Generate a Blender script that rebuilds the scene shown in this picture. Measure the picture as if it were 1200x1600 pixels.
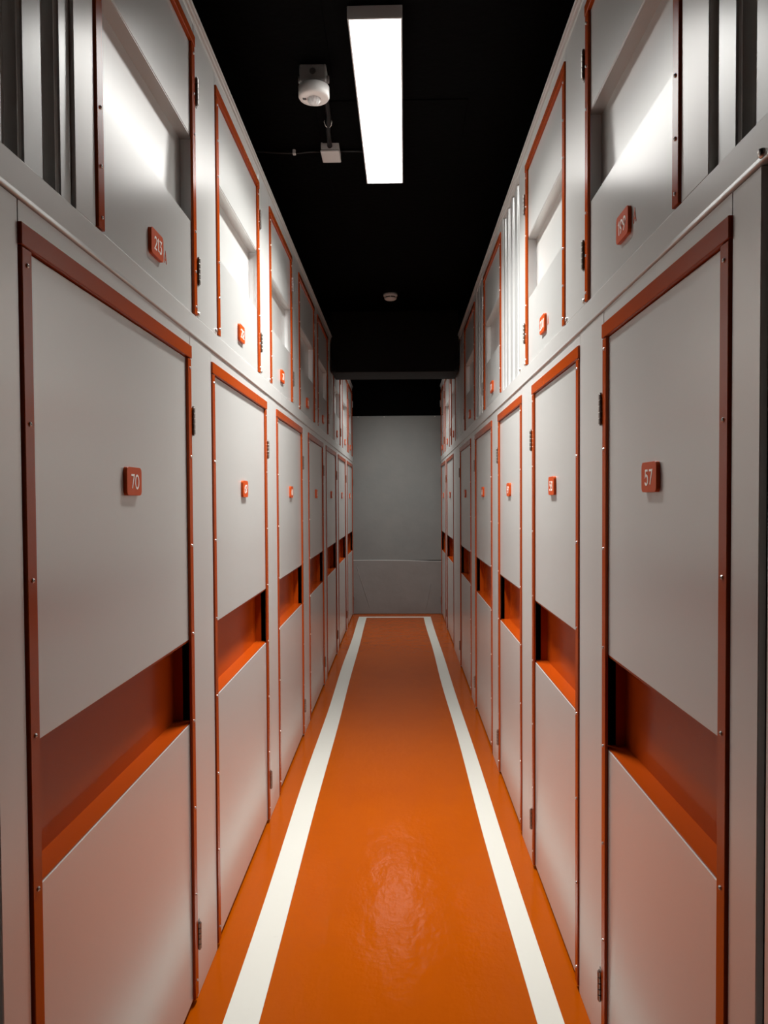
import bpy, bmesh, math, random
from mathutils import Matrix, Vector

for o in list(bpy.data.objects):
    bpy.data.objects.remove(o)
random.seed(7)
scene = bpy.context.scene
COL = scene.collection

# ------------------------------------------------------------------ camera
def make_camera():
    yaw, pitch, roll, shift = 0.0209, 0.0265, 0.0056, 12.3
    cam = bpy.data.cameras.new('camera')
    ob = bpy.data.objects.new('camera', cam)
    COL.objects.link(ob)
    fw = Vector((-math.sin(yaw) * math.cos(pitch), math.cos(yaw) * math.cos(pitch), -math.sin(pitch)))
    ri = Vector((math.cos(yaw), math.sin(yaw), 0))
    dn = fw.cross(ri)
    r2 = math.cos(roll) * ri + math.sin(roll) * dn
    d2 = -math.sin(roll) * ri + math.cos(roll) * dn
    m = Matrix((r2, -d2, -fw)).transposed().to_4x4()
    m.translation = (0, 0, 1.5)
    ob.matrix_world = m
    cam.sensor_fit = 'VERTICAL'
    cam.sensor_height = 32.0
    cam.lens = 1200.0 / 1600.0 * 32.0
    cam.shift_y = shift / 1600.0
    cam.clip_start = 0.02
    cam.clip_end = 100
    scene.camera = ob
make_camera()

# ------------------------------------------------------------------ world, exposure
w = bpy.data.worlds.new('dark_hall')
scene.world = w
w.use_nodes = True
w.node_tree.nodes['Background'].inputs[0].default_value = (0.02, 0.02, 0.022, 1)
w.node_tree.nodes['Background'].inputs[1].default_value = 0.1
vs = scene.view_settings
vs.view_transform = 'Standard'
vs.look = 'None'
vs.gamma = 1.0
vs.use_curve_mapping = False
vs.exposure = -0.18
LAMP_NEAR = (10.0, 66.0)      # glow of the diffuser, watts thrown downwards
LAMP_FAR = (8.0, 25.0)
LAMP_SPREAD = 115.0

# ------------------------------------------------------------------ materials
def mat(name, color, rough=0.5, metal=0.0, spec=0.5, bump=None, rough_var=None, col_var=None, emit=None, coat=0.0):
    m = bpy.data.materials.new(name)
    m.use_nodes = True
    nt = m.node_tree
    b = nt.nodes['Principled BSDF']
    b.inputs['Base Color'].default_value = (*color, 1)
    b.inputs['Roughness'].default_value = rough
    b.inputs['Metallic'].default_value = metal
    b.inputs['Specular IOR Level'].default_value = spec
    b.inputs['Coat Weight'].default_value = coat
    b.inputs['Coat Roughness'].default_value = 0.12
    geo = nt.nodes.new('ShaderNodeNewGeometry')
    last = None
    for (scale, strength, stretch) in (bump or []):
        mp = nt.nodes.new('ShaderNodeMapping')
        mp.inputs['Scale'].default_value = stretch
        nt.links.new(geo.outputs['Position'], mp.inputs['Vector'])
        n = nt.nodes.new('ShaderNodeTexNoise')
        n.inputs['Scale'].default_value = scale
        n.inputs['Detail'].default_value = 0 if scale < 4 else 3
        nt.links.new(mp.outputs[0], n.inputs['Vector'])
        bp = nt.nodes.new('ShaderNodeBump')
        bp.inputs['Strength'].default_value = 1.0
        bp.inputs['Distance'].default_value = strength
        nt.links.new(n.outputs['Fac'], bp.inputs['Height'])
        if last:
            nt.links.new(last.outputs[0], bp.inputs['Normal'])
        last = bp
    if last:
        nt.links.new(last.outputs[0], b.inputs['Normal'])
    if rough_var:
        sc, amt = rough_var
        n = nt.nodes.new('ShaderNodeTexNoise')
        n.inputs['Scale'].default_value = sc
        n.inputs['Detail'].default_value = 5
        nt.links.new(geo.outputs['Position'], n.inputs['Vector'])
        mr = nt.nodes.new('ShaderNodeMapRange')
        mr.inputs['From Min'].default_value = 0.3
        mr.inputs['From Max'].default_value = 0.7
        mr.inputs['To Min'].default_value = rough - amt
        mr.inputs['To Max'].default_value = rough + amt
        nt.links.new(n.outputs['Fac'], mr.inputs['Value'])
        nt.links.new(mr.outputs[0], b.inputs['Roughness'])
    if col_var:
        sc, c2, lo, hi = col_var
        n = nt.nodes.new('ShaderNodeTexNoise')
        n.inputs['Scale'].default_value = sc
        n.inputs['Detail'].default_value = 6
        n.inputs['Roughness'].default_value = 0.65
        nt.links.new(geo.outputs['Position'], n.inputs['Vector'])
        r = nt.nodes.new('ShaderNodeValToRGB')
        r.color_ramp.elements[0].position = lo
        r.color_ramp.elements[1].position = hi
        r.color_ramp.elements[0].color = (*color, 1)
        r.color_ramp.elements[1].color = (*c2, 1)
        nt.links.new(n.outputs['Fac'], r.inputs['Fac'])
        nt.links.new(r.outputs['Color'], b.inputs['Base Color'])
    if emit:
        b.inputs['Emission Color'].default_value = (*emit[0], 1)
        b.inputs['Emission Strength'].default_value = emit[1]
    return m

ONE = (1, 1, 1)
M = {}
M['grey'] = mat('silver_grey_sheet', (0.60, 0.605, 0.585), 0.25, 0.25, 0.65, bump=[(1.3, 0.0016, ONE)])
M['post'] = mat('silver_grey_post', (0.61, 0.61, 0.59), 0.28, 0.25, 0.6, bump=[(1.6, 0.0010, (1, 1, 0.5))])
M['galv'] = mat('bright_ribbed_sheet', (0.62, 0.63, 0.62), 0.28, 0.45, 0.5)
M['orange'] = mat('burnt_orange_enamel', (0.36, 0.050, 0.0030), 0.20, 0.0, 0.22,
                  bump=[(2.5, 0.0010, ONE)])
M['plate'] = mat('orange_plate', (0.50, 0.062, 0.004), 0.4, 0.0, 0.2)
M['white'] = mat('white_print', (0.85, 0.83, 0.78), 0.5)
M['floor'] = mat('orange_floor_paint', (0.34, 0.061, 0.0001), 0.19, 0.0, 0.12,
                 bump=[(3.5, 0.004, (1, 0.6, 1)), (14, 0.0028, (1, 0.5, 1)), (45, 0.0006, ONE)],
                 col_var=(1.2, (0.31, 0.053, 0.0001), 0.35, 0.7))
M['stripe'] = mat('white_line_paint', (0.56, 0.56, 0.51), 0.34, 0.0, 0.5,
                  bump=[(3.5, 0.004, ONE), (16, 0.0012, ONE)], col_var=(26, (0.49, 0.48, 0.43), 0.66, 0.82))
M['black'] = mat('black_ceiling_paint', (0.0006, 0.0006, 0.0006), 0.7, 0.0, 0.03,
                 bump=[(30, 0.002, ONE)])
M['beam'] = mat('black_beam_paint', (0.006, 0.0055, 0.005), 0.7, 0.0, 0.15, bump=[(25, 0.002, ONE)])
M['cable'] = mat('black_cable', (0.004, 0.004, 0.004), 0.5, 0.0, 0.3)
M['dark'] = mat('dark_locker_inside', (0.03, 0.03, 0.03), 0.7)
M['gap'] = mat('dark_steel_return', (0.10, 0.10, 0.10), 0.5, 0.5)
M['steel'] = mat('steel_screw', (0.62, 0.60, 0.57), 0.3, 1.0)
M['slot'] = mat('screw_slot', (0.03, 0.03, 0.03), 0.6)
M['hinge'] = mat('hinge_steel', (0.32, 0.30, 0.28), 0.32, 1.0)
M['conc'] = mat('grey_end_wall', (0.205, 0.215, 0.21), 0.75, 0.0, 0.3, bump=[(12, 0.002, ONE), (120, 0.0004, ONE)],
                col_var=(1.8, (0.235, 0.24, 0.23), 0.35, 0.7))
M['conc2'] = mat('grey_end_wall_lower', (0.225, 0.215, 0.205), 0.7, 0.0, 0.35, bump=[(6, 0.006, ONE), (90, 0.0004, ONE)],
                 col_var=(2.5, (0.25, 0.24, 0.23), 0.35, 0.7))
M['end'] = mat('lightened_recess_end', (0.88, 0.90, 0.90), 0.35)  # upper recess ends, colour whitened to stand in for strong lamplight on them
M['bead'] = mat('pale_bead', (0.42, 0.42, 0.40), 0.6)
M['hall'] = mat('hall_wall_paint', (0.10, 0.10, 0.10), 0.7)
M['plastic'] = mat('white_plastic', (0.78, 0.76, 0.73), 0.4)
M['box'] = mat('grey_junction_plastic', (0.50, 0.48, 0.46), 0.5)
M['backbox'] = mat('dark_back_box', (0.24, 0.23, 0.22), 0.5)
M['lens'] = mat('milky_lens', (0.75, 0.76, 0.76), 0.12, 0.0, 0.6)
M['housing'] = mat('lamp_housing', (0.75, 0.76, 0.76), 0.35)
M['diff_near'] = mat('lit_diffuser_front', (0.9, 0.9, 0.9), 0.5, emit=((1.0, 0.99, 0.965), LAMP_NEAR[0]))
M['diff_far'] = mat('lit_diffuser_rear', (0.9, 0.9, 0.9), 0.5, emit=((1.0, 0.99, 0.965), LAMP_FAR[0]))

# ------------------------------------------------------------------ helpers
def obj(name, me, m, parent=None, loc=(0, 0, 0)):
    o = bpy.data.objects.new(name, me)
    if m is not None:
        me.materials.clear()
        me.materials.append(m)
    COL.objects.link(o)
    o.location = loc
    if parent is not None:
        o.parent = parent
    return o

def tag(o, label=None, cat=None, group=None, kind=None):
    if label: o['label'] = label
    if cat: o['category'] = cat
    if group: o['group'] = group
    if kind: o['kind'] = kind
    return o

def empty(name, loc):
    o = bpy.data.objects.new(name, None)
    o.empty_display_size = 0.1
    COL.objects.link(o)
    o.location = loc
    return o

def to_mesh(bm, name, smooth=False):
    bmesh.ops.recalc_face_normals(bm, faces=bm.faces)
    me = bpy.data.meshes.new(name)
    bm.to_mesh(me)
    bm.free()
    if smooth:
        for p in me.polygons: p.use_smooth = True
    return me

def add_box(bm, lo, hi, bevel=0.0, seg=1):
    lo = [min(a, b) for a, b in zip(lo, hi)], [max(a, b) for a, b in zip(lo, hi)]
    a, b = lo
    vs_ = [bm.verts.new((x, y, z)) for x in (a[0], b[0]) for y in (a[1], b[1]) for z in (a[2], b[2])]
    fs = [bm.faces.new([vs_[i] for i in q]) for q in
          ((0, 1, 3, 2), (4, 6, 7, 5), (0, 4, 5, 1), (2, 3, 7, 6), (0, 2, 6, 4), (1, 5, 7, 3))]
    if bevel > 0:
        es = list({e for f in fs for e in f.edges})
        bmesh.ops.bevel(bm, geom=es, offset=bevel, segments=seg, affect='EDGES', profile=0.5)

def box_mesh(name, lo, hi, bevel=0.0, seg=1):
    bm = bmesh.new()
    add_box(bm, lo, hi, bevel, seg)
    return to_mesh(bm, name)

def add_lathe(bm, prof, n=32, M4=Matrix.Identity(4)):
    rings = []
    for r, z in prof:
        if r < 1e-6:
            rings.append([bm.verts.new(M4 @ Vector((0, 0, z)))])
        else:
            rings.append([bm.verts.new(M4 @ Vector((r * math.cos(2 * math.pi * k / n), r * math.sin(2 * math.pi * k / n), z))) for k in range(n)])
    for a, b in zip(rings, rings[1:]):
        for k in range(n):
            k2 = (k + 1) % n
            if len(a) == 1 and len(b) == 1: continue
            if len(a) == 1: bm.faces.new((a[0], b[k], b[k2]))
            elif len(b) == 1: bm.faces.new((a[k], a[k2], b[0]))
            else: bm.faces.new((a[k], a[k2], b[k2], b[k]))

def add_tube(bm, pts, r, n=10):
    pts = [Vector(p) for p in pts]
    rings = []
    up = Vector((0, 0, 1))
    for i, p in enumerate(pts):
        t = (pts[min(i + 1, len(pts) - 1)] - pts[max(i - 1, 0)]).normalized()
        u_ = up if abs(t.dot(up)) < 0.95 else Vector((1, 0, 0))
        s = t.cross(u_).normalized()
        q = s.cross(t)
        rings.append([bm.verts.new(p + r * (math.cos(2 * math.pi * k / n) * s + math.sin(2 * math.pi * k / n) * q)) for k in range(n)])
    for a, b in zip(rings, rings[1:]):
        for k in range(n):
            bm.faces.new((a[k], a[(k + 1) % n], b[(k + 1) % n], b[k]))
    bm.faces.new(rings[0]); bm.faces.new(rings[-1])

# stroke lettering: unit height glyphs made of centre lines
def arc(cx, cy, rx, ry, a0, a1, n=14):
    return [(cx + rx * math.cos(math.radians(a0 + (a1 - a0) * k / n)), cy + ry * math.sin(math.radians(a0 + (a1 - a0) * k / n))) for k in range(n + 1)]
GL = {
    '0': (0.70, [arc(0.35, 0.5, 0.30, 0.46, 0, 360, 28)]),
    '1': (0.34, [[(0.04, 0.80), (0.22, 0.96), (0.22, 0.04)]]),
    '2': (0.60, [arc(0.30, 0.69, 0.25, 0.27, 165, -35, 16) + [(0.05, 0.05), (0.57, 0.05)]]),
    '3': (0.60, [[(0.06, 0.96), (0.52, 0.96), (0.27, 0.60)] + arc(0.27, 0.33, 0.26, 0.28, 85, -150, 18)]),
    '4': (0.66, [[(0.46, 0.04), (0.46, 0.96), (0.04, 0.30), (0.62, 0.30)]]),
    '5': (0.60, [[(0.52, 0.96), (0.13, 0.96), (0.10, 0.56)] + arc(0.27, 0.34, 0.27, 0.30, 120, -150, 20)]),
    '6': (0.62, [arc(0.31, 0.31, 0.26, 0.27, 0, 360, 26), [(0.46, 0.96), (0.08, 0.42)]]),
    '7': (0.58, [[(0.04, 0.96), (0.54, 0.96), (0.20, 0.04)]]),
    '8': (0.62, [arc(0.31, 0.27, 0.26, 0.23, 0, 360, 24), arc(0.31, 0.73, 0.22, 0.22, 0, 360, 24)]),
    '9': (0.62, [arc(0.31, 0.69, 0.26, 0.27, 0, 360, 26), [(0.16, 0.04), (0.54, 0.58)]]),
    'A': (0.66, [[(0.04, 0.04), (0.33, 0.96), (0.62, 0.04)], [(0.16, 0.34), (0.50, 0.34)]]),
}
def lettering(text, height, weight, P, u0, v0, n0, n1, sgn, stretch=1.0):
    """flat raised strokes on a wall; u runs along the wall, sgn is the reading direction"""
    gap = 0.12
    tw = sum(GL[c][0] for c in text) + gap * (len(text) - 1)
    x = -tw / 2
    bm = bmesh.new()
    hw = weight / 2
    for c in text:
        wd, strokes = GL[c]
        for s in strokes:
            pts = [((x + a) * height * stretch, (b - 0.5) * height) for a, b in s]
            closed = (Vector(pts[0]) - Vector(pts[-1])).length < 1e-6
            if closed: pts = pts[:-1]
            L, Rr = [], []
            n = len(pts)
            for i in range(n):
                p = Vector(pts[i])
                pa = Vector(pts[i - 1]) if (i > 0 or closed) else None
                pb = Vector(pts[(i + 1) % n]) if (i < n - 1 or closed) else None
                d1 = (p - pa).normalized() if pa else (pb - p).normalized()
                d2 = (pb - p).normalized() if pb else d1
                nn = Vector((-(d1 + d2).y, (d1 + d2).x))
                nn = nn.normalized() if nn.length > 1e-6 else Vector((-d1.y, d1.x))
                k = 1.0 / max(0.45, nn.dot(Vector((-d1.y, d1.x))))
                L.append(p + nn * hw * k); Rr.append(p - nn * hw * k)
            def V(p, nv): return bm.verts.new(P(u0 + sgn * p.x, v0 + p.y, nv))
            a1 = [V(p, n1) for p in L]; b1 = [V(p, n1) for p in Rr]
            a0 = [V(p, n0) for p in L]; b0 = [V(p, n0) for p in Rr]
            rng = range(n if closed else n - 1)
            for i in rng:
                j = (i + 1) % n
                bm.faces.new((a1[i], a1[j], b1[j], b1[i]))
                bm.faces.new((a0[i], b0[i], b0[j], a0[j]))
                bm.faces.new((a0[i], a0[j], a1[j], a1[i]))
                bm.faces.new((b0[i], b1[i], b1[j], b0[j]))
            if not closed:
                for e in (0, n - 1):
                    bm.faces.new((a0[e], a1[e], b1[e], b0[e]))
        x += wd + gap
    return to_mesh(bm, 'number')

# ------------------------------------------------------------------ dimensions of the corridor
XL, XR = -0.617, 0.537          # faces of the two locker rows
YB = 10.05                      # end wall
ZC = 3.20                       # ceiling
RAIL0, RAIL1 = 1.992, 2.058     # band between the two tiers
TOP = 2.975
NEAR = 0.90                     # where the rows begin

# ------------------------------------------------------------------ structure
def floor_and_shell():
    f = tag(obj('floor', box_mesh('floor', (-2.3, -3.0, -0.05), (2.3, YB + 0.2, 0)), M['floor']), 'glossy orange painted floor', kind='structure')
    def quad(name, pts, m, z=0.0015):
        bm = bmesh.new()
        t = [bm.verts.new((x, y, z)) for x, y in pts]
        b = [bm.verts.new((x, y, 0.0001)) for x, y in pts]
        bm.faces.new(t); bm.faces.new(b[::-1])
        n = len(pts)
        for i in range(n):
            bm.faces.new((b[i], b[(i + 1) % n], t[(i + 1) % n], t[i]))
        return obj(name, to_mesh(bm, name), m, f)
    def wob(x, y, a): return x + a * math.sin(y * 2.3 + x * 9) * 0.004
    def stripe(xa0, xa1, xb0, xb1):
        ys = [-2.9 + (9.715 + 2.9) * k / 46 for k in range(47)]
        g = lambda a, b, y: a + (b - a) * (y - 2.155) / (9.72 - 2.155)
        left = [(wob(g(xa0, xb0, y), y, 1), y) for y in ys]
        right = [(wob(g(xa1, xb1, y), y, 0.6), y) for y in ys]
        return left + right[::-1]
    tag(quad('painted_stripe', stripe(-0.517, -0.414, -0.528, -0.430), M['stripe']), 'white painted line along the left lockers')
    tag(quad('painted_stripe', stripe(0.382, 0.462, 0.294, 0.383), M['stripe']), 'white painted line along the right lockers')
    tag(quad('painted_stripe', [(-0.530, 9.716), (0.385, 9.716), (0.385, 9.79), (-0.530, 9.79)], M['stripe']), 'white painted cross line at the end wall')
    c = tag(obj('ceiling', box_mesh('ceiling', (-2.3, -3.0, ZC), (2.3, YB + 0.2, ZC + 0.06)), M['black']), 'black painted ceiling', kind='structure')
    for lo, hi in (((-0.262, 0.9), (-0.03, 3.30)), ((-0.36, 3.312), (0.30, 5.2))):
        obj('ceiling_board', box_mesh('ceiling_board', (lo[0], lo[1], ZC - 0.005), (hi[0], hi[1], ZC + 0.001), 0.002), M['black'], c)
    tag(obj('wall_left', box_mesh('wall_left', (-2.3, -3.0, 0), (-2.2, YB + 0.2, ZC)), M['hall']), 'dark wall behind the left lockers', kind='structure')
    tag(obj('wall_right', box_mesh('wall_right', (2.2, -3.0, 0), (2.3, YB + 0.2, ZC)), M['hall']), 'dark wall behind the right lockers', kind='structure')
    tag(obj('wall_front', box_mesh('wall_front', (-2.2, -3.0, 0), (2.2, -2.9, ZC)), M['hall']), 'dark wall behind the viewpoint', kind='structure')
    wb = tag(obj('wall_back', box_mesh('wall_back', (-2.2, YB, 0), (2.2, YB + 0.2, ZC)), M['black']), 'end wall, black above and grey below', kind='structure')
    # grey boards of the end wall
    bm = bmesh.new()
    nx, z0, z1 = 24, 0.705, 2.588
    x0, x1 = XL - 0.01, XR + 0.01
    add_box(bm, (x0, YB - 0.018, z0), (x1, YB - 0.0005, z1), 0.003)
    tag(obj('wall_board', to_mesh(bm, 'wall_board'), M['conc'], wb), 'upper grey board of the end wall')
    bm = bmesh.new()
    add_box(bm, (x0, YB - 0.026, 0.002), (x1, YB - 0.0005, 0.697), 0.003)
    tag(obj('wall_board', to_mesh(bm, 'wall_board'), M['conc2'], wb), 'lower brownish grey board of the end wall')
    bm = bmesh.new()
    pts = [(x0 + (x1 - x0) * k / 20, YB - 0.021, 0.703 + 0.008 * math.sin(k * 0.16) - 0.0009 * k) for k in range(21)]
    add_tube(bm, pts, 0.006, 6)
    obj('seam_bead', to_mesh(bm, 'seam_bead'), M['bead'], wb)
    bm = bmesh.new()
    for a, b in (((-0.57, 0.62), (-0.40, 0.08)), ((0.40, 0.40), (0.33, 0.06))):
        add_tube(bm, [(a[0] + (b[0] - a[0]) * k / 8, YB - 0.0245 + 0.001 * math.sin(k), a[1] + (b[1] - a[1]) * k / 8) for k in range(9)], 0.006, 6)
    obj('crease', to_mesh(bm, 'crease'), M['conc2'], wb)
    for k, x in enumerate((-0.54, -0.20, 0.46)):
        bm = bmesh.new()
        add_lathe(bm, [(0.0, 0.006), (0.007, 0.004), (0.008, 0.0)], 10, Matrix.Translation((x, YB - 0.018, 2.577)) @ Matrix.Rotation(math.pi / 2, 4, 'X'))
        obj('screw', to_mesh(bm, 'screw', True), M['steel'], wb)
    # cross beam
    b = tag(obj('trim_9', box_mesh('ceiling_beam', (XL + 0.004, 6.96, 2.650), (XR - 0.004, 7.40, ZC), 0.006, 2), M['beam']), 'black boxed beam crossing the corridor under the ceiling', kind='structure')
    for xx, s in ((XL + 0.006, 1), (XR - 0.006, -1)):
        obj('bracket', box_mesh('bracket', (xx, 6.93, 2.655), (xx + s * 0.035, 6.958, 2.76), 0.003), M['beam'], b)
floor_and_shell()

# ------------------------------------------------------------------ screw, hinge templates
def screw_mesh(side):
    bm = bmesh.new()
    rot = Matrix.Rotation(math.pi / 2 * side, 4, 'Y')
    add_lathe(bm, [(0.0040, 0.0), (0.0040, 0.0012), (0.0030, 0.0026), (0.0018, 0.0030), (0.0016, 0.0012), (0.0, 0.0012)], 10, rot)
    return to_mesh(bm, 'screw', False)
SCREW = {'L': screw_mesh(1), 'R': screw_mesh(-1)}
for s in SCREW.values(): s.materials.append(M['steel'])
def bolt_mesh(side):
    bm = bmesh.new()
    rot = Matrix.Rotation(math.pi / 2 * side, 4, 'Y')
    add_lathe(bm, [(0.0075, 0.0), (0.0075, 0.0015), (0.006, 0.0045), (0.0025, 0.006), (0.0, 0.006)], 12, rot)
    return to_mesh(bm, 'bolt', True)
BOLT = {'L': bolt_mesh(1), 'R': bolt_mesh(-1)}
for s in BOLT.values(): s.materials.append(M['steel'])

def hinge_mesh(sg):
    """sg +1: wall normal is +x.  Origin at knuckle axis foot, door lies towards -y"""
    bm = bmesh.new()
    H = 0.080
    n = 5
    for k in range(n):
        z0 = -H / 2 + k * H / n + 0.0007
        z1 = z0 + H / n - 0.0014
        add_lathe(bm, [(0, z0), (0.0055, z0), (0.0062, z0 + 0.001), (0.0062, z1 - 0.001), (0.0055, z1), (0, z1)], 12)
    add_lathe(bm, [(0, -H / 2 - 0.003), (0.0035, -H / 2 - 0.003), (0.0035, H / 2 + 0.003), (0, H / 2 + 0.003)], 8)
    add_box(bm, (-0.0065 * sg, 0.0, -H / 2), (-0.0045 * sg, 0.020, H / 2))
    return to_mesh(bm, 'hinge')
HINGE = {'L': hinge_mesh(1), 'R': hinge_mesh(-1)}
for s in HINGE.values(): s.materials.append(M['hinge'])

# ------------------------------------------------------------------ lockers
def make_locker(side, tier, u0, u1, p0, p1, c0, c1, number, label, suffix=None, first_post=None, detail=2):
    """u0,u1 door edges (near, far); p0,p1 far post extent; c0,c1 body extent along the corridor"""
    X = XL if side == 'L' else XR
    sg = 1 if side == 'L' else -1
    base_z = 0.0 if tier == 'low' else RAIL1 + 0.0005
    root = empty('storage_locker', (X, u0, base_z))
    tag(root, label, 'locker', ('lower' if tier == 'low' else 'upper') + ' storage lockers')
    P = lambda u, v, n: (sg * n, u - u0, v - base_z)
    def bx(name, ua, ub, va, vb, na, nb, m, parent, bev=0.0, seg=1):
        return obj(name, box_mesh(name, P(ua, va, na), P(ub, vb, nb), bev, seg), m, parent)
    G, O, PM = M['grey'], M['orange'], M['post']
    if tier == 'low':
        d0, d1 = 0.018, 1.916            # door leaf
        h0, h1 = 1.918, 1.955            # header
        f1 = RAIL0 - 0.001
        r0, r1 = 0.842, 1.092            # hand recess
        vt = 1.545
        screws = [1.888 - 0.26 * k for k in range(8)]
        hz = (1.735, 0.190)
        RM = O
    else:
        d0, d1 = RAIL1 + 0.004, 2.866
        h0, h1 = 2.868, 2.898
        f1 = 2.940
        r0, r1 = 2.335, 2.592
        vt = 2.150
        screws = [2.84, 2.72, 2.60, 2.31, 2.19, 2.085]
        hz = (2.738, 2.198)
        RM = G
    b0 = 0.0 if tier == 'low' else RAIL1 + 0.001
    bx('carcass', c0 + 0.002, min(c1 - 0.002, YB - 0.03), b0 + 0.001, f1 - 0.004, -1.30, -0.085, M['dark'], root)
    if p1 > p0 + 0.005:
        bx('post', p0, p1, b0 + 0.0005, f1, -0.012, 0.0, PM, root, 0.0015, 1)
    if first_post:
        bx('post', first_post[0], first_post[1], b0 + 0.0005, f1, -0.050 if tier == 'up' else -0.012, 0.0, PM, root, 0.0015, 1)
    bx('fascia', u0, u1, h1 + 0.0005, f1, -0.080, -0.0006, PM, root)
    bx('header', u0 - 0.002, u1 + 0.002, h0, h1, -0.060, 0.006, O, root, 0.0012)
    # door and what sits on it
    door = bx('door', u0 + 0.006, u1 - 0.006, d0, d1, -0.075, -0.060, M['dark'], root)
    sw = 0.034
    e = 0.006
    bx('upper_panel', u0 + e, u1 - e, r1, d1, -0.0595, -0.004, G, door, 0.0008)
    bx('lower_panel', u0 + e, u1 - e, d0, r0, -0.0595, -0.004, G, door, 0.0008)
    dep = -0.056 if tier == 'low' else -0.040
    bx('recess_back', u0 + e, u1 - 0.008, r0, r1, -0.0595, dep, RM, door)
    if tier == 'low':
        bx('recess_shelf', u0 + e, u1 - e, r0 + 0.0002, r0 + 0.004, dep, -0.0065, RM, door)
        bx('recess_lip', u0 + e, u1 - e, r1 - 0.006, r1 - 0.0002, dep, -0.006, RM, door)
        bx('recess_end', u1 - 0.012, u1 - 0.009, r0 + 0.004, r1 - 0.006, dep, -0.030, RM, door)
    else:
        bx('recess_soffit', u0 + e, u1 - e, r1 - 0.004, r1 - 0.0002, dep, -0.0055, RM, door)
        bx('recess_end', u1 - 0.012, u1 - 0.009, r0, r1 - 0.004, dep, -0.006, M['end'], door)
    for a, b in ((u0 + 0.001, u0 + sw), (u1 - sw, u1 - 0.001)):
        bm = bmesh.new()
        add_box(bm, P(a, d0, -0.0035), P(b, d1, 0.0045), 0.0012)
        # folded outer edge
        oa, ob = (a, a + 0.004) if a < (u0 + u1) / 2 else (b - 0.004, b)
        far = a > (u0 + u1) / 2
        if tier == 'low' and far:
            add_box(bm, P(oa, d0, -0.058), P(ob, r0, -0.0036))
            add_box(bm, P(oa, r1, -0.058), P(ob, d1, -0.0036))
        else:
            add_box(bm, P(oa, d0, -0.058), P(ob, d1, -0.0036))
        obj('stile', to_mesh(bm, 'stile'), O, door)
    if detail >= 1:
        for a in (u0 + sw * 0.5, u1 - sw * 0.5):
            for v in screws:
                o = bpy.data.objects.new('screw', SCREW[side])
                COL.objects.link(o)
                o.parent = door
                o.location = P(a, v, 0.0045)
                o.rotation_euler.x = random.uniform(0, 1.5)
    for v in hz:
        o = bpy.data.objects.new('hinge', HINGE[side])
        COL.objects.link(o)
        o.parent = root
        o.location = P(u1 + 0.0065, v, 0.0068)
    if tier == 'up' and detail >= 1 and p1 > p0 + 0.02:
        for a in (p0 + 0.018, p1 - 0.018):
            o = bpy.data.objects.new('bolt', BOLT[side])
            COL.objects.link(o)
            o.parent = root
            o.location = P(a, RAIL1 + 0.014, 0.0)
    # number plate
    uc = (u0 + u1) / 2 + (0.008 if tier == 'low' else 0.0)
    bm = bmesh.new()
    pw, ph, rr = 0.049, 0.0325, 0.011
    ring = []
    for cx, cy, a0 in ((pw - rr, ph - rr, 0), (-pw + rr, ph - rr, 90), (-pw + rr, -ph + rr, 180), (pw - rr, -ph + rr, 270)):
        for k in range(7):
            t = math.radians(a0 + 15 * k)
            ring.append((cx + rr * math.cos(t), cy + rr * math.sin(t)))
    lay = [[bm.verts.new(P(uc + x * s, vt + y * s, n)) for x, y in ring] for s, n in ((1, -0.0038), (1, 0.0038), (0.985, 0.0048))]
    for a, b in zip(lay, lay[1:]):
        for k in range(len(ring)):
            k2 = (k + 1) % len(ring)
            bm.faces.new((a[k], a[k2], b[k2], b[k]))
    bm.faces.new(lay[-1]); bm.faces.new(lay[0])
    obj('number_plate', to_mesh(bm, 'number_plate'), M['plate'], door)
    obj('number', lettering(number, 0.033, 0.0046, P, uc + (0.003 if sg > 0 else 0.0), vt - 0.001, 0.0049, 0.0054, sg, 1.15 if len(number) == 2 else 1.0), M['white'], door)
    if suffix:
        obj('letter', lettering(suffix, 0.032, 0.0038, P, uc + (0.092 if sg > 0 else -0.074), vt - 0.004, -0.0039, -0.0032, sg), M['plate'], door)
    return root

ORD = ['nearest', 'second', 'third', 'fourth', 'fifth', 'sixth', 'farthest']
LOW_L = [(1.247, 2.262), (2.518, 3.548), (3.842, 4.845), (5.172, 6.168), (6.405, 7.42), (7.648, 8.705), (8.946, 9.99)]
LOW_R = [(1.262, 2.037), (2.309, 3.115), (3.395, 4.192), (4.485, 5.482), (5.802, 6.855), (7.688, 8.826), (9.04, 10.0)]
NUM_L = ['70', '69', '68', '67', '66', '65', '64']
NUM_R = ['57', '58', '59', '60', '61', '62', '63']
def lower_row(side, doors, nums):
    for i, (a, b) in enumerate(doors):
        nxt = doors[i + 1][0] if i + 1 < len(doors) else YB - 0.019
        g = 0.0035
        p0, p1 = b + g, nxt - g
        if i + 1 == len(doors): p1 = nxt
        c0 = NEAR + 0.28 if i == 0 else doors[i - 1][1] + (a - doors[i - 1][1]) / 2
        c1 = b + (nxt - b) / 2 if i + 1 < len(doors) else nxt
        fp = (1.160 if side == 'R' else 1.155, a - g) if i == 0 else None
        sd = 'left' if side == 'L' else 'right'
        lab = 'tall lower grey locker numbered %s with orange trim, %s in the %s row' % (nums[i], ORD[i], sd)
        make_locker(side, 'low', a, b, p0, p1, c0, c1, nums[i], lab, first_post=fp, detail=2 if a < 6 else 0)
lower_row('L', LOW_L, NUM_L)
lower_row('R', LOW_R, NUM_R)

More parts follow.
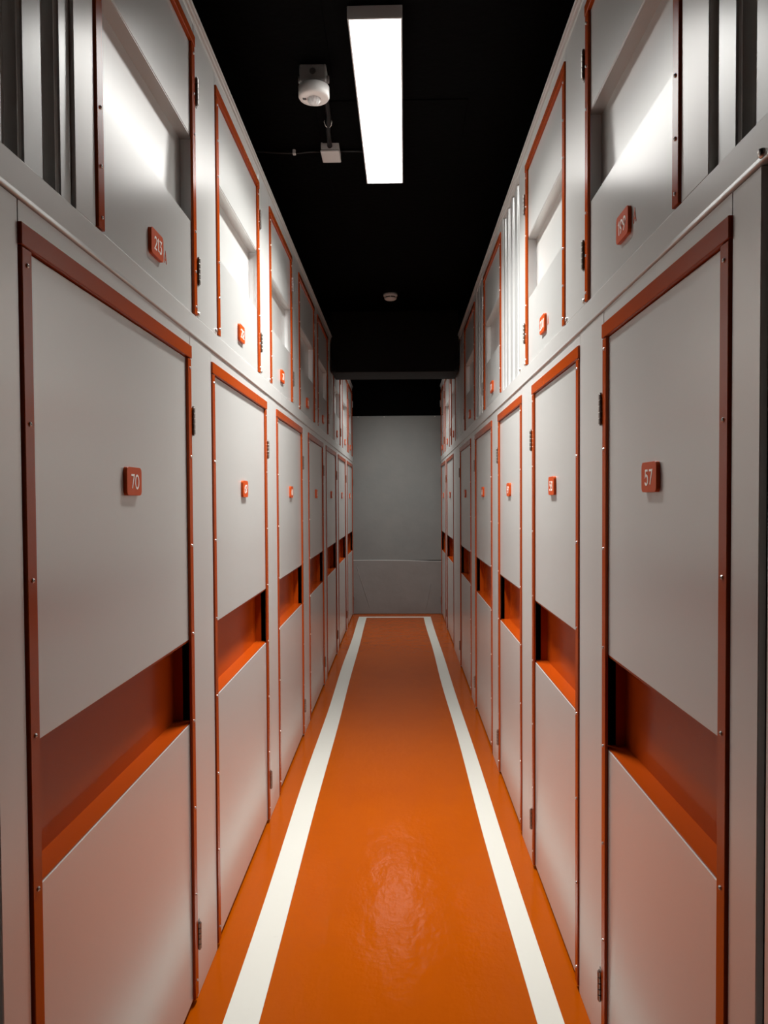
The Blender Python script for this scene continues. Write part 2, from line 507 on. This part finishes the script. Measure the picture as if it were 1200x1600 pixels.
# upper tier: doors with their far post, ribbed panels in between
def ribbed(side, u0, u1, label, phase=0.0, near_return=True):
    X = XL if side == 'L' else XR
    sg = 1 if side == 'L' else -1
    z0, z1 = RAIL1 + 0.002, 2.939
    pitch, dpt = 0.140, 0.030
    prof = []
    # trapezoid ribs: out flat, slope, in flat, slope
    u = u0 - phase
    while u < u1:
        for du, n in ((0.0, -0.008), (0.080, -0.008), (0.094, -0.008 - dpt), (0.126, -0.008 - dpt)):
            prof.append((u + du, n))
        u += pitch
    pts = []
    def at(uu):
        for (a, na), (b, nb) in zip(prof, prof[1:]):
            if a <= uu <= b:
                return na + (nb - na) * (uu - a) / max(1e-9, b - a)
        return -0.008
    pts.append((u0, at(u0)))
    pts += [p for p in prof if u0 + 1e-4 < p[0] < u1 - 1e-4]
    pts.append((u1, at(u1)))
    bm = bmesh.new()
    t = 0.0015
    fr = [[bm.verts.new((sg * n, uu - u0, z - z0)) for uu, n in pts] for z in (z0, z1)]
    bk = [[bm.verts.new((sg * (n - t), uu - u0, z - z0)) for uu, n in pts] for z in (z0, z1)]
    for i in range(len(pts) - 1):
        bm.faces.new((fr[0][i], fr[0][i + 1], fr[1][i + 1], fr[1][i]))
        bm.faces.new((bk[0][i], bk[1][i], bk[1][i + 1], bk[0][i + 1]))
        bm.faces.new((fr[0][i], bk[0][i], bk[0][i + 1], fr[0][i + 1]))
        bm.faces.new((fr[1][i], fr[1][i + 1], bk[1][i + 1], bk[1][i]))
    for i in (0, -1):
        bm.faces.new((fr[0][i], fr[1][i], bk[1][i], bk[0][i]))
    es = [e for e in bm.edges if abs((e.verts[0].co - e.verts[1].co).z) > 0.5]
    bmesh.ops.bevel(bm, geom=es, offset=0.007, segments=3, affect='EDGES')
    root = empty('ribbed_panel', (X, u0, z0))
    tag(root, label, 'metal panel', 'ribbed metal panels between the upper lockers')
    obj('ribbed_sheet', to_mesh(bm, 'ribbed_sheet'), M['galv'], root)
    obj('backing', box_mesh('backing', (sg * -0.060, 0.001, 0), (sg * -1.3, u1 - u0 - 0.001, z1 - z0 - 0.005)), M['dark'], root)
    return root

U_L = [(1.573, 2.342), (2.610, 3.405), (3.680, 4.436), (4.740, 5.596), (5.805, 6.63), (7.205, 7.992), (8.284, 9.122), (9.240, 9.995)]
U_R = [(1.490, 2.232), (2.507, 3.277), (4.076, 4.903), (5.490, 6.356), (7.395, 8.012), (8.268, 9.142), (9.408, 9.995)]
NU_L = ['213', '212', '211', '210', '209', '208', '207', '206']
NU_R = ['199', '200', '201', '202', '203', '204', '205']
# far post extents (near, far) of each upper door
P_L = [(2.346, 2.606), (3.409, 3.676), (4.440, 4.736), (5.600, 5.801), (6.634, 6.80), (7.996, 8.280), (9.126, 9.236), (9.999, 10.02)]
P_R = [(2.236, 2.503), (3.281, 3.452), (4.907, 4.985), (6.360, 6.62), (8.016, 8.264), (9.146, 9.404), (9.999, 10.02)]
F_L = {0: (1.473, 1.569), 5: (7.155, 7.201)}
F_R = {0: (1.358, 1.486), 2: (4.000, 4.072), 3: (5.395, 5.486), 4: (7.330, 7.391)}
ORU_L = ['nearest', 'second', 'third', 'fourth', 'fifth', 'first beyond the black beam', 'second beyond the black beam', 'last before the end wall']
ORU_R = ['nearest', 'second', 'third', 'fourth', 'first beyond the black beam', 'second beyond the black beam', 'last before the end wall']
for side, U, NN, PP, FF, OO in (('L', U_L, NU_L, P_L, F_L, ORU_L), ('R', U_R, NU_R, P_R, F_R, ORU_R)):
    for i, (a, b) in enumerate(U):
        c0 = FF[i][0] if i in FF else PP[i - 1][1] - 0.05
        c1 = PP[i][1] - (0.05 if (i + 1) < len(U) and (i + 1) not in FF else 0)
        if i + 1 < len(U) and (i + 1) not in FF: c1 = PP[i][1] - 0.05
        lab = 'upper grey locker numbered %s on the %s, %s' % (NN[i], 'left' if side == 'L' else 'right', OO[i])
        make_locker(side, 'up', a, b, PP[i][0], PP[i][1], c0, c1, NN[i], lab,
                    suffix='A' if NN[i] in ('213', '199', '200') else None, first_post=FF.get(i), detail=2 if a < 6 else 0)
ribbed('L', NEAR, 1.471, 'ribbed silver panel at the near left, before locker 213', 0.040)
ribbed('L', 6.804, 7.152, 'ribbed silver panel beside the beam on the left', 0.02)
ribbed('R', NEAR, 1.356, 'ribbed silver panel at the near right, before locker 199', 0.058)
ribbed('R', 3.455, 3.997, 'wide ribbed silver panel right after locker 200', 0.02)
ribbed('R', 4.988, 5.392, 'narrow ribbed silver panel right after locker 201', 0.02)
ribbed('R', 6.624, 7.327, 'ribbed silver panel beside the beam on the right', 0.02)

# near ends of the lower tiers
for side, X, sg, e in (('L', XL, 1, 1.155), ('R', XR, -1, 1.160)):
    root = empty('end_post', (X, NEAR, 0))
    tag(root, 'grey end post of the lower lockers at the %s edge' % ('left' if side == 'L' else 'right'), 'post', 'end posts')
    z1 = RAIL0 - 0.001
    obj('post_face', box_mesh('post_face', (0, 0, 0.0005), (-sg * 0.06, e - 0.026 - NEAR, z1), 0.002), M['post'], root)
    obj('dark_return', box_mesh('dark_return', (-sg * 0.012, e - 0.026 - NEAR, 0.0005), (-sg * 0.06, e - NEAR - 0.0005, z1)), M['gap'], root)
    obj('body', box_mesh('body', (-sg * 0.061, 0, 0.0005), (-sg * 1.3, e - NEAR, z1 - 0.004)), M['dark'], root)

# bands between the tiers and cornice strips on top
def rails():
    n = 0
    for side, X, sg in (('L', XL, 1), ('R', XR, -1)):
        segs = [(NEAR if side == 'L' else 1.128, 4.0), (4.0, 7.18), (7.18, YB - 0.027)]
        for a, b in segs:
            n += 1
            bm = bmesh.new()
            prof = [(-0.06, RAIL0), (0.002, RAIL0)]
            for k in range(5):
                t = math.radians(-90 + 22.5 * k)
                prof.append((0.002 + 0.003 * math.cos(t), RAIL0 + 0.003 + 0.003 * math.sin(t)))
            prof += [(0.0042, RAIL0 + 0.009), (0.0035, RAIL1 - 0.003), (0.001, RAIL1), (-0.06, RAIL1)]
            r = [[bm.verts.new((sg * nn, y, zz - RAIL0)) for nn, zz in prof] for y in (0.0008, b - a - 0.0008)]
            m_ = len(prof)
            for k in range(m_):
                bm.faces.new((r[0][k], r[0][(k + 1) % m_], r[1][(k + 1) % m_], r[1][k]))
            bm.faces.new(r[0]); bm.faces.new(r[1])
            o = obj('trim_%d' % n, to_mesh(bm, 'rail'), M['post'], None, (X, a, RAIL0))
            tag(o, 'silver band between the locker tiers on the %s, %s stretch' % ('left' if sg > 0 else 'right', ('near', 'middle', 'far')[segs.index((a, b))]), kind='structure')
            if side == 'R' and a < 2:
                bo = bpy.data.objects.new('bolt', BOLT['R'])
                COL.objects.link(bo); bo.parent = o
                bo.location = (sg * 0.004, 0.022, 0.012)
    for side, X, sg in (('L', XL, 1), ('R', XR, -1)):
        n += 1
        bm = bmesh.new()
        for z0, z1, nn in ((2.941, 2.955, 0.0), (2.956, 2.966, 0.006), (2.967, TOP, 0.012)):
            add_box(bm, (sg * nn, 0, z0 - 2.94), (-sg * 0.08, YB - 0.002 - NEAR, z1 - 2.94), 0.0012)
        o = obj('trim_%d' % n, to_mesh(bm, 'cornice'), M['post'], None, (X, NEAR, 2.94))
        tag(o, 'stepped grey cornice along the top of the %s lockers' % ('left' if sg > 0 else 'right'), kind='structure')
rails()

# ------------------------------------------------------------------ ceiling fittings
def ceiling_lamp(x0, x1, y0, y1, zb, rot, dm, watts, label):
    cx, cy = (x0 + x1) / 2, (y0 + y1) / 2
    hw, hl = (x1 - x0) / 2, (y1 - y0) / 2
    H = ZC - zb - 0.0065
    root = empty('ceiling_lamp', (cx, cy, zb))
    root.rotation_euler.z = rot
    tag(root, label, 'ceiling lamp', 'long ceiling lamps')
    obj('housing', box_mesh('housing', (-hw + 0.004, -hl + 0.004, 0.012), (hw - 0.004, hl - 0.004, H), 0.003), M['housing'], root)
    bm = bmesh.new()
    for s in (-1, 1):
        add_box(bm, (s * hw, -hl + 0.003, 0.0), (s * (hw - 0.006), hl - 0.003, H - 0.004), 0.0015)
    obj('side_rail', to_mesh(bm, 'side_rail'), M['housing'], root)
    for s in (-1, 1):
        bm = bmesh.new()
        add_box(bm, (-hw - 0.001, s * hl, -0.001), (hw + 0.001, s * (hl - 0.006), H), 0.002)
        obj('end_cap', to_mesh(bm, 'end_cap'), M['housing'], root)
    obj('diffuser', box_mesh('diffuser', (-hw + 0.0065, -hl + 0.0065, 0.0005), (hw - 0.0065, hl - 0.0065, 0.0115)), dm, root)
    ld = bpy.data.lights.new('lamp_light', 'AREA')
    ld.shape = 'RECTANGLE'
    ld.size = 2 * hw - 0.016
    ld.size_y = 2 * hl - 0.016
    ld.energy = watts
    ld.color = (1.0, 0.99, 0.965)
    ld.spread = math.radians(LAMP_SPREAD)
    lo = bpy.data.objects.new('lamp_light', ld)
    COL.objects.link(lo)
    lo.parent = root
    lo.location = (0, 0, -0.002)
    return root
ceiling_lamp(-0.168, 0.020, 2.675, 4.050, 3.148, -0.006, M['diff_near'], LAMP_NEAR[1], 'long white lit ceiling lamp above the front of the corridor')
ceiling_lamp(-0.165, 0.023, 7.95, 9.32, 3.148, 0.0, M['diff_far'], LAMP_FAR[1], 'long lit ceiling lamp hidden behind the black beam')

def sensor():
    root = empty('motion_sensor', (-0.332, 3.075, ZC))
    tag(root, 'round white motion sensor on a dark square box under the ceiling', 'sensor')
    obj('back_box', box_mesh('back_box', (-0.052, -0.045, -0.068), (0.052, 0.045, -0.0005), 0.006, 2), M['backbox'], root)
    bm = bmesh.new()
    add_lathe(bm, [(0, 0), (0.012, 0), (0.012, 0.002), (0, 0.002)], 20, Matrix.Translation((0, -0.045, -0.03)) @ Matrix.Rotation(math.pi / 2, 4, 'X'))
    obj('knockout', to_mesh(bm, 'knockout'), M['gap'], root)
    for s in (-1, 1):
        bm = bmesh.new()
        add_lathe(bm, [(0, 0), (0.014, 0), (0.014, 0.01), (0, 0.01)], 16, Matrix.Translation((s * 0.050, 0.0, -0.04)) @ Matrix.Rotation(s * math.pi / 2, 4, 'Y'))
        obj('gland', to_mesh(bm, 'gland'), M['backbox'], root)
    bm = bmesh.new()
    add_lathe(bm, [(0, -0.068), (0.055, -0.068), (0.061, -0.071), (0.061, -0.108), (0.057, -0.114), (0.034, -0.116), (0.031, -0.1145), (0, -0.1145)], 48)
    obj('sensor_body', to_mesh(bm, 'sensor_body', True), M['plastic'], root)
    bm = bmesh.new()
    n = 20
    rows = []
    for j in range(8):
        t = j / 7 * math.pi / 2
        ring = []
        for k in range(n * 2):
            a = 2 * math.pi * k / (n * 2)
            r = 0.027 * math.cos(t) * (1.0 - (0.07 if k % 4 < 2 else 0))
            ring.append(bm.verts.new((r * math.cos(a), r * math.sin(a), -0.1146 - 0.025 * math.sin(t))))
        rows.append(ring)
    for a, b in zip(rows, rows[1:]):
        for k in range(n * 2):
            k2 = (k + 1) % (n * 2)
            bm.faces.new((a[k], a[k2], b[k2], b[k]))
    bmesh.ops.remove_doubles(bm, verts=bm.verts, dist=1e-5)
    obj('lens', to_mesh(bm, 'lens'), M['lens'], root)
    obj('light_window', box_mesh('light_window', (-0.044, -0.012, -0.1165), (-0.030, 0.004, -0.1145), 0.0006), M['gap'], root)
sensor()

def junction():
    root = empty('junction_box', (-0.325, 3.75, ZC))
    tag(root, 'small grey square junction box on the ceiling beside the lamp', 'junction box')
    obj('box_body', box_mesh('box_body', (-0.043, -0.060, -0.034), (0.043, 0.060, -0.0005), 0.003, 2), M['box'], root)
    obj('lid', box_mesh('lid', (-0.045, -0.062, -0.046), (0.045, 0.062, -0.0345), 0.004, 2), M['box'], root)
    bm = bmesh.new()
    add_lathe(bm, [(0, 0), (0.012, 0), (0.012, 0.004), (0, 0.004)], 18, Matrix.Translation((0.0, -0.060, -0.018)) @ Matrix.Rotation(math.pi / 2, 4, 'X'))
    obj('grommet', to_mesh(bm, 'grommet', False), M['cable'], root)
junction()

def cables():
    bm = bmesh.new()
    pts = [(-0.300, 3.125, 3.175), (-0.298, 3.20, 3.186), (-0.302, 3.30, 3.183), (-0.305, 3.42, 3.186), (-0.318, 3.53, 3.184), (-0.322, 3.62, 3.184), (-0.325, 3.688, 3.182)]
    add_tube(bm, pts, 0.011, 10)
    c = tag(obj('cable', to_mesh(bm, 'cable', True), M['cable']), 'black cable from the motion sensor to the junction box', 'cable', 'ceiling cables')
    bm = bmesh.new()
    for s in (-1, 1):
        add_tube(bm, [(-0.313 + s * 0.014, 3.47, 3.199), (-0.313 + s * 0.017, 3.475, 3.190), (-0.313 + s * 0.013, 3.485, 3.178), (-0.313 + s * 0.006, 3.49, 3.172)], 0.0015, 6)
    tag(obj('clip', to_mesh(bm, 'clip', True), M['steel'], c), 'thin wire clip')
    bm = bmesh.new()
    pts = [(-0.372, 3.76, 3.188), (-0.43, 3.765, 3.19), (-0.48, 3.77, 3.187), (-0.56, 3.765, 3.186), (-0.70, 3.75, 3.19), (-1.1, 3.75, 3.19)]
    add_tube(bm, pts, 0.006, 8)
    c = tag(obj('cable', to_mesh(bm, 'cable', True), M['cable']), 'thin black cable from the junction box to the left lockers', 'cable', 'ceiling cables')
    obj('clip', box_mesh('clip', (-0.512, 3.755, 3.178), (-0.498, 3.780, 3.1995), 0.002), M['box'], c)
    bm = bmesh.new()
    add_tube(bm, [(-0.279, 3.76, 3.189), (-0.20, 3.76, 3.187), (-0.165, 3.76, 3.186)], 0.006, 8)
    tag(obj('cable', to_mesh(bm, 'cable', True), M['cable']), 'short black cable from the junction box to the lamp', 'cable', 'ceiling cables')
cables()

def smoke():
    root = empty('smoke_detector', (-0.070, 6.40, ZC))
    tag(root, 'small round smoke detector on the ceiling before the beam', 'smoke detector')
    bm = bmesh.new()
    add_lathe(bm, [(0, 0), (0.058, 0), (0.058, -0.020), (0.054, -0.026), (0, -0.026)], 40)
    obj('detector_base', to_mesh(bm, 'detector_base', True), M['plastic'], root)
    bm = bmesh.new()
    add_lathe(bm, [(0, -0.0262), (0.046, -0.0262), (0.046, -0.036), (0, -0.036)], 32)
    obj('vent_ring', to_mesh(bm, 'vent_ring'), M['slot'], root)
    bm = bmesh.new()
    for k in range(6):
        a = 2 * math.pi * (k + 0.5) / 6
        add_tube(bm, [(0.049 * math.cos(a), 0.049 * math.sin(a), -0.024), (0.049 * math.cos(a), 0.049 * math.sin(a), -0.038)], 0.004, 6)
    obj('vent_post', to_mesh(bm, 'vent_post'), M['plastic'], root)
    bm = bmesh.new()
    add_lathe(bm, [(0, -0.0362), (0.052, -0.0362), (0.050, -0.042), (0.040, -0.050), (0.022, -0.054), (0, -0.055)], 40)
    obj('detector_cap', to_mesh(bm, 'detector_cap', True), M['plastic'], root)
smoke()
